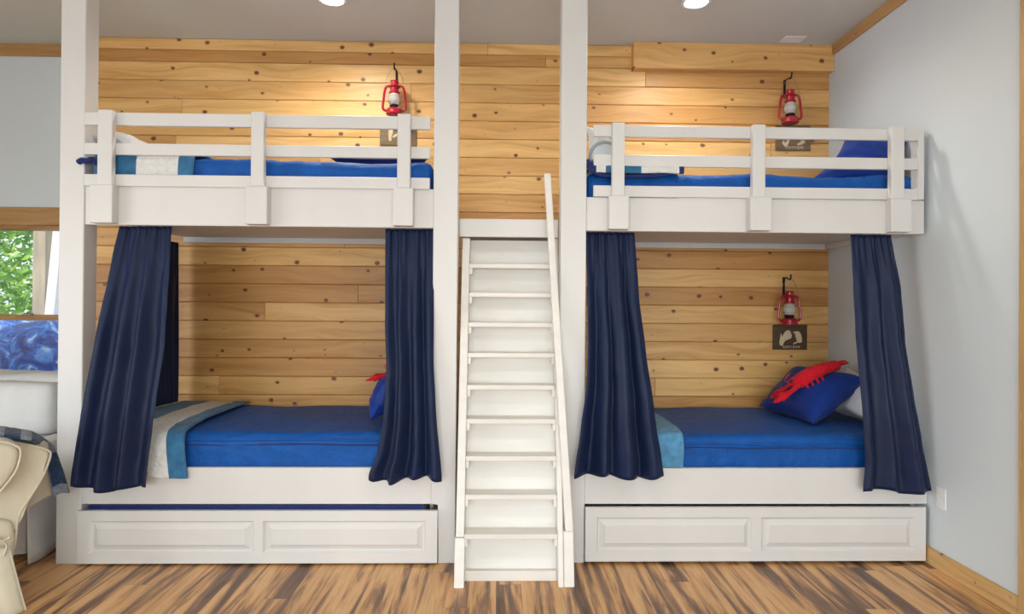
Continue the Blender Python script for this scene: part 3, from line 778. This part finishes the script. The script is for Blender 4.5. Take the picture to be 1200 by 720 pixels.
for p, la, lh in ((lps[1][0], 'red hurricane lantern hanging above the upper right bunk rail', 'black iron hook holding the lantern above the upper right bunk'),
                  (lps[2][0], 'dark red hurricane lantern hanging inside the lower right bunk', 'black iron hook holding the lantern inside the lower right bunk')):
    dlt = (p.x-lps[0][0].x, 0, p.z-lps[0][0].z)
    dup(L0, dlt, label=la, cat='lantern', group='red hurricane lanterns')
    dup(H0, dlt, label=lh, cat='hook', group='black iron lantern hooks')

M['plaque'] = simple('dark_stained_plaque', (.085, .048, .022), .6, var=.25, scale=20, stretch=(.3, 1, 2))
M['plaque_mid'] = simple('brown_stained_plaque', (.20, .13, .06), .6, var=.25, scale=20, stretch=(.3, 1, 2))
M['cream'] = simple('cream_lettering', (.72, .58, .38), .7, bump=0)
def text_mesh(s, size, cx, y, cz, parent, mat, name='lettering', width=None):
    cu = bpy.data.curves.new(name, 'FONT'); cu.body = s; cu.size = size; cu.align_x = 'CENTER'; cu.extrude = .0008
    tmp = bpy.data.objects.new(name, cu); COL.objects.link(tmp)
    dg = bpy.context.evaluated_depsgraph_get(); dg.update(); me = bpy.data.meshes.new_from_object(tmp.evaluated_get(dg))
    bpy.data.objects.remove(tmp)
    me.name = name
    xs = [v.co.x for v in me.vertices]; w0 = max(xs)-min(xs)
    k = (width/w0) if width else 1
    me.transform(Matrix.Translation((cx, y, cz)) @ Matrix.Rotation(PI/2, 4, 'X') @ Matrix.Diagonal((k, 1, 1, 1)))
    for mm in list(me.materials): me.materials.pop()
    me.materials.clear()
    return link(name, me, mat, parent)
SIL = {'a': [[(240,480),(275,290),(300,360),(345,290),(380,245),(430,225),(475,250),(510,335),(495,390),(430,420),(370,440),(335,490),(310,550),(255,535)],
             [(535,262),(600,252),(655,250),(700,300),(722,380),(728,462),(690,485),(640,480),(600,492),(555,520),(532,505),(580,472),(625,455),(600,400),(578,310)]],
       'b': [[(300,500),(330,440),(360,500),(420,430),(470,400),(440,480),(410,560),(350,570)], [(600,520),(680,470),(700,440),(760,440),(790,480),(720,520),(640,545)]],
       'c': [[(330,120),(440,130),(430,260),(400,330),(400,430),(340,440),(320,300)], [(420,330),(500,270),(560,260),(540,320),(440,360)]]}
def plaque(px0, py0, px1, py1, mat, word, sil, ref, label):
    a, b = P(px0, py1, BK-.012), P(px1, py0, BK-.012)
    cx = (a.x+b.x)/2
    t = thing('wall_plaque', (cx, BK, a.z), label, 'plaque', 'brown wooden plaques under the lanterns')
    obj('plaque_board', B1(a.x, b.x, BK-.012, BK-.0005, a.z, b.z, bev=.002), mat, t)
    rx0, ry0, rx1, ry1 = ref
    for k, poly in enumerate(SIL[sil]):
        pts = [(a.x+(x-rx0)/(rx1-rx0)*(b.x-a.x), BK-.0135, b.z-(y-ry0)/(ry1-ry0)*(b.z-a.z)) for x, y in poly]
        bm = bmesh.new(); prism(bm, pts, (0, .0015, 0)); obj('animal_silhouette', bm, M['cream'], t)
    if word: text_mesh(word, .026, cx+.01, BK-.0128, a.z+.012, t, M['cream'], width=(b.x-a.x)*.52)
    return t
plaque(906, 381, 946, 410, M['plaque'], "ALEX'S BUNK", 'a', (110, 120, 840, 625), 'dark brown plaque with cream animal shapes under the lower right lantern')
plaque(909, 147, 950, 176, M['plaque_mid'], "STACEY'S BUNK", 'b', (170, 130, 890, 645), 'brown plaque partly behind the upper right guard rail')
plaque(445, 146, 488, 170, M['plaque_mid'], '', 'c', (100, 30, 1040, 540), 'brown plaque partly behind the upper left guard rail')

# ------------------------------------------------------------------ plush lobsters
def lobster(o, fx, fy, fz, s, label):
    """o origin (head), fx body direction, fy sideways, fz up"""
    fx, fy, fz = [Vector(v).normalized() for v in (fx, fy, fz)]; o = Vector(o)
    t = thing('plush_lobster', o, label, 'soft toy')
    W = lambda x, y, z: o + fx*x*s + fy*y*s + fz*z*s
    bm = bmesh.new()
    pts, rs = [], []
    for k in range(25):
        u = k/24; pts.append(W(u*.30, .01*math.sin(u*3), .03+.025*math.sin(u*PI)))
        r = (.058*math.sin(min(1, u*4+.15)*PI/2)*(1-.35*u)) * (1+.10*abs(math.sin(u*22)) if u > .4 else 1); rs.append(r*s)
    tube(bm, pts, rs, 12, flat=.75); obj('body', bm, M['red_plush'], t, smooth=True)
    for a in (-.55, 0, .55):
        bm = bmesh.new(); tube(bm, spline([W(.29, 0, .025), W(.33, .03*a, .03), W(.37, .07*a, .02)], 4), [.01*s, .014*s, .018*s, .021*s, .023*s, .023*s, .02*s, .015*s, .006*s], 8, flat=.4)
        obj('tail_fan', bm, M['red_plush'], t, smooth=True)
    for sd in (-1, 1):
        bm = bmesh.new(); pth = spline([W(.04, .02*sd, .03), W(-.01, .055*sd, .03), W(-.06, .05*sd, .02), W(-.10, .04*sd, .015)], 5)
        n = len(pth); tube(bm, pth, [.015*s + .020*s*max(0, math.sin((k/n-.45)*2.6)) for k in range(n)], 9, flat=.7)
        tube(bm, spline([W(-.09, .045*sd, .02), W(-.12, .062*sd, .012), W(-.15, .05*sd, .008)], 3), [.017*s, .02*s, .02*s, .017*s, .013*s, .009*s, .004*s], 8, flat=.6)
        tube(bm, spline([W(-.09, .035*sd, .02), W(-.115, .022*sd, .012), W(-.135, .026*sd, .008)], 3), [.012*s, .012*s, .011*s, .01*s, .008*s, .006*s, .003*s], 8, flat=.6)
        obj('claw', bm, M['red_plush'], t, smooth=True)
        for k in range(4):
            bm = bmesh.new(); x = .06+.035*k
            tube(bm, spline([W(x, .02*sd, .025), W(x+.01, .05*sd, .035), W(x+.015, .075*sd, .0)], 3), .0055*s, 6); obj('leg', bm, M['red_plush'], t, smooth=True)
        bm = bmesh.new(); tube(bm, spline([W(.0, .012*sd, .045), W(-.03, .03*sd, .09), W(.02, .05*sd, .115)], 4), .0022*s, 5); obj('antenna', bm, M['red_plush'], t, smooth=True)
    return t
e1 = P(975, 437, 4.02); e0 = P(924, 462, 3.98)
lobster(e0+Vector((.01, -.055, .03)), (e1-e0), (.25, 1, .1), (-.45, -.45, .8), 1.12, 'red plush lobster lying over the top of the blue pillow, lower right bunk')
q0 = P(440, 447, 3.85)
lobster(q0+Vector((.085, 0, .02)), (1, .35, .1), (0, 1, 0), (0, 0, 1), .9, 'red plush lobster claw showing beside the curtain, lower left bunk')

# ------------------------------------------------------------------ ceiling fittings, outlet
em = NT('lamp_lens'); em.b.inputs['Emission Color'].default_value = (1, .97, .92, 1); em.b.inputs['Emission Strength'].default_value = 9; em.b.inputs['Base Color'].default_value = (.9, .9, .9, 1)
CAN_E = 14
def can(x, y, label, e=None):
    t = thing('recessed_light', (x, y, HC), label, 'ceiling light', 'recessed ceiling lights')
    bm = bmesh.new(); lathe(bm, [(.072, -.001), (.092, -.001), (.092, -.006), (.078, -.012), (.072, -.010)], (x, y, HC), 32, close=False); obj('trim_ring', bm, M['plastic'], t, smooth=True)
    bm = bmesh.new(); lathe(bm, [(.0015, -.007), (.072, -.007), (.072, -.003), (.0015, -.003)], (x, y, HC), 32); obj('lens', bm, em.m, t)
    l = bpy.data.lights.new('lamp', 'SPOT'); l.energy = (e or CAN_E)*4; l.color = (1, .93, .84); l.spot_size = math.radians(165); l.spot_blend = .8; l.shadow_soft_size = .07
    o = bpy.data.objects.new('lamp', l); COL.objects.link(o); o.parent = t; o.location = (0, 0, -.03)
can(1.222, 3.81, 'recessed ceiling light above the upper right bunk'); can(-1.05, 3.86, 'recessed ceiling light above the upper left bunk')
for x, y, wh in ((-2.6, 1.4, 'in front of the armchair'), (0, 1.4, 'in front of the stairs'), (1.6, 1.4, 'in front of the right bunk'), (-2.6, -1.2, 'far back on the left'), (1.6, -1.2, 'far back on the right')):
    can(x, y, 'unseen ceiling light added out in the room, ' + wh, 9)  # out-of-view cans added to light the room
v = P(929, 48, 4.32)
bm = bmesh.new(); box(bm, v.x-.075, v.x+.075, 4.27, 4.37, HC-.006, HC-.0005, .002)
tag(obj('ceiling_vent', bm, M['plastic']), 'small flat white cover plate on the ceiling near the right corner', 'vent')
t = thing('wall_outlet', (RX, 3.31, .34), 'white outlet plate low on the side wall beside the right bunk', 'outlet')
obj('cover_plate', B1(RX-.006, RX-.0005, 3.275, 3.345, .335, .450, bev=.002), M['plastic'], t)
for z in (.365, .42):
    obj('socket', B1(RX-.0075, RX-.0061, 3.295, 3.325, z-.013, z+.013, bev=.0005), M['plastic'], t)

# ------------------------------------------------------------------ window sofa
S = thing('sofa', (-3.7, 3.95, 0), 'white slipcovered sofa standing under the window behind the left post', 'sofa')
obj('base', softbox(-4.95, -2.56, 3.42, 4.44, .04, .42, .03, .004, 2, step=.07, crown=.0), M['linen_grey'], S, smooth=True)
obj('backrest', softbox(-4.95, -2.72, 4.12, 4.46, .40, P(35, 440, 4.2).z, .06, .012, 4, step=.05), M['linen_grey'], S, smooth=True)
obj('armrest', softbox(-2.80, -2.57, 3.44, 4.44, .38, .60, .09, .008, 6, step=.04), M['linen_grey'], S, smooth=True)
for k in range(2):
    x0 = -4.72+k*.97
    obj('seat_cushion', softbox(x0, x0+.94, 3.40, 4.22, .43, .57, .05, .006, 8+k, step=.06), M['linen_grey'], S, smooth=True)
    obj('back_cushion', softbox(x0, x0+.94, 3.96, 4.16, .58, .90, .07, .012, 12+k, step=.05), M['linen_grey'], S, smooth=True)
bm = bmesh.new()
V = []
for i in range(61):
    u = i/60; y = 3.40+1.0*u; V.append([bm.verts.new((-2.545+.012*math.sin(u*19)*(1-v)+.01*(1-v), y, .006+.36*v)) for v in np.linspace(0, 1, 8)])
for a, b in zip(V, V[1:]):
    for k in range(7): bm.faces.new((a[k], b[k], b[k+1], a[k+1]))
o = obj('skirt', bm, M['linen_grey'], S, smooth=True); md = o.modifiers.new('cloth', 'SOLIDIFY'); md.thickness = .003

# ------------------------------------------------------------------ slipcovered armchair in the near left corner, turned away from the camera
Q0 = Vector((-2.26, 2.93, 0)); DV = Vector((-.60, .80, 0)).normalized(); E1 = Vector((.80, .60, 0)).normalized()
def PP(px, py, off=0):
    """measured point on the chair's side plane (off = metres further back)"""
    d = FA + RA*((px-600)/FPX) - UA*((py-CY)/FPX); q = Q0 + DV*off; o = Vector((0, 0, CH))
    tt_ = ((q-o).dot(DV))/d.dot(DV); return o + d*tt_
def slab(name, px, off, depth, parent, bev=.02, mat='linen'):
    bm = bmesh.new(); prism(bm, [PP(x, y, off) for x, y in px], DV*depth, bev, 3); return obj(name, bm, M[mat], parent, smooth=True)
def piping(px, off, parent, r=.005):
    bm = bmesh.new(); tube(bm, spline([tuple(PP(x, y, off)) for x, y in px], 5), r, 6); return obj('piping', bm, M['linen'], parent, smooth=True)
CHR = thing('armchair', (PP(-80, 700).x, PP(-80, 700).y, 0), 'cream slipcovered armchair with piping cut off by the left frame edge', 'armchair')
zf = lambda px: (px, 0)
def floor_y(px, off):
    lo_, hi_ = 600, 900
    for _ in range(30):
        mid = (lo_+hi_)/2
        if PP(px, mid, off).z > .004: lo_ = mid
        else: hi_ = mid
    return lo_
slab('backrest', [(-60, 512), (10, 516), (40, 522), (56, 527), (59, 534), (50, 558), (34, 585), (22, 604), (18, 632), (-60, 640)], .03, .24, CHR, .018)
slab('back_panel', [(34, 536), (58, 540), (61, 582), (40, 588), (24, 604)], .34, .10, CHR, .012)
slab('armrest', [(-90, 518), (0, 517), (16, 521), (24, 529), (20, 549), (8, 567), (-8, 584), (-90, 590)], -.10, .16, CHR, .03)
slab('seat_base', [(-235, 618), (-20, 606), (14, 612), (18, 634), (14, 660), (12, 690), (10, floor_y(10, 0)-12), (-235, floor_y(-235, 0)-12)], .0, .55, CHR, .02)
piping([(40, 523), (56, 528), (59, 535), (50, 559), (34, 585), (22, 605), (18, 634), (13, 660), (12, 690)], .028, CHR)
piping([(-30, 519), (0, 518), (17, 522), (24, 529), (20, 549), (8, 567), (-10, 587)], -.10, CHR)
slab('seat_cushion', [(-230, 588), (-64, 586), (-60, 612), (-230, 616)], .02, .46, CHR, .02)
slab('armrest', [(-230, 560), (-62, 556), (-60, 640), (-230, 650)], .50, .12, CHR, .03)
# skirt panel flaring towards the floor, tied with a bow
def flare():
    bm = bmesh.new(); rows = []
    top = [(-60, 640), (-20, 640), (4, 638), (11, 640)]
    for k in range(13):
        v = k/12
        r = []
        for i in range(16):
            u = i/15; x = -70+(80)*u; y = 640
            p0_ = PP(x, y, -.004-.0*v)
            xe = -70+(100)*u; p1_ = PP(xe, floor_y(xe, -.09)-1, -.09); p1_.z = .006
            p = p0_.lerp(p1_, v) ; p += DV*(-.012*math.sin(u*17)*v) - DV*.02*math.sin(v*PI)
            r.append(bm.verts.new(p))
        rows.append(r)
    for a, b in zip(rows, rows[1:]):
        for i in range(15): bm.faces.new((a[i], a[i+1], b[i+1], b[i]))
    edge = [r[-1].co.copy() for r in rows]
    o = obj('skirt', bm, M['linen'], CHR, smooth=True); md = o.modifiers.new('cloth', 'SOLIDIFY'); md.thickness = .003
    bm = bmesh.new(); tube(bm, edge, .005, 6); obj('piping', bm, M['linen'], CHR, smooth=True)
flare()
bm = bmesh.new()
tube(bm, spline([tuple(PP(x, y, -.03)) for x, y in ((-30, 634), (-12, 630), (2, 634), (12, 630))], 5), .011, 8, flat=.5)
tube(bm, spline([tuple(PP(x, y, -.035)) for x, y in ((2, 633), (8, 640), (4, 652))], 5), .009, 8, flat=.5)
obj('tie_bow', bm, M['linen'], CHR, smooth=True)
# plaid throw over the chair's back
def throw():
    A_ = [(-30, 497, .22), (0, 499, .22), (24, 502, .26), (46, 510, .32), (61, 523, .36), (70, 543, .36), (76, 561, .34), (81, 578, .32)]
    B_ = [(-30, 511, -.12), (0, 511, -.12), (18, 515, -.115), (33, 522, -.02), (50, 530, .30), (56, 547, .32), (60, 564, .30), (63, 583, .28)]
    top = [(-30, 512), (0, 514), (20, 517), (40, 521)]
    up = Vector((0, 0, .016))
    qa = [PP(x, y, .03)+DV*.22+up for x, y in top] + [PP(x, y, o_) for x, y, o_ in A_[4:]]
    qb = [PP(x, y, .03)-DV*.012+up for x, y in top] + [PP(x, y, o_) for x, y, o_ in B_[4:]]
    pa = spline([tuple(q) for q in qa], 10); pb = spline([tuple(q) for q in qb], 10)
    bm = bmesh.new(); rows = []
    nW = 10
    for j, (a, b) in enumerate(zip(pa, pb)):
        r = []
        for i in range(nW+1):
            u = i/nW; p = a.lerp(b, u) + Vector((0, 0, .010*math.sin(u*PI)+.004*N(j*.3, u*3)))
            r.append(bm.verts.new(p))
        rows.append(r)
    for j in range(len(rows)-1):
        for i in range(nW):
            f = bm.faces.new((rows[j][i], rows[j][i+1], rows[j+1][i+1], rows[j+1][i]))
            s = j/(len(rows)-1)
            k = 0 if (s < .16 or .30 < s < .40 or .62 > s > .52 or s > .90) else 1
            f.material_index = k
    o = obj('plaid_throw', bm, smooth=True, mats=[M['plaid_grey'], M['plaid_navy']])
    md = o.modifiers.new('cloth', 'SOLIDIFY'); md.thickness = .012; md.offset = 0
    tag(o, 'navy and grey plaid throw draped over the cream armchair', 'throw')
throw()
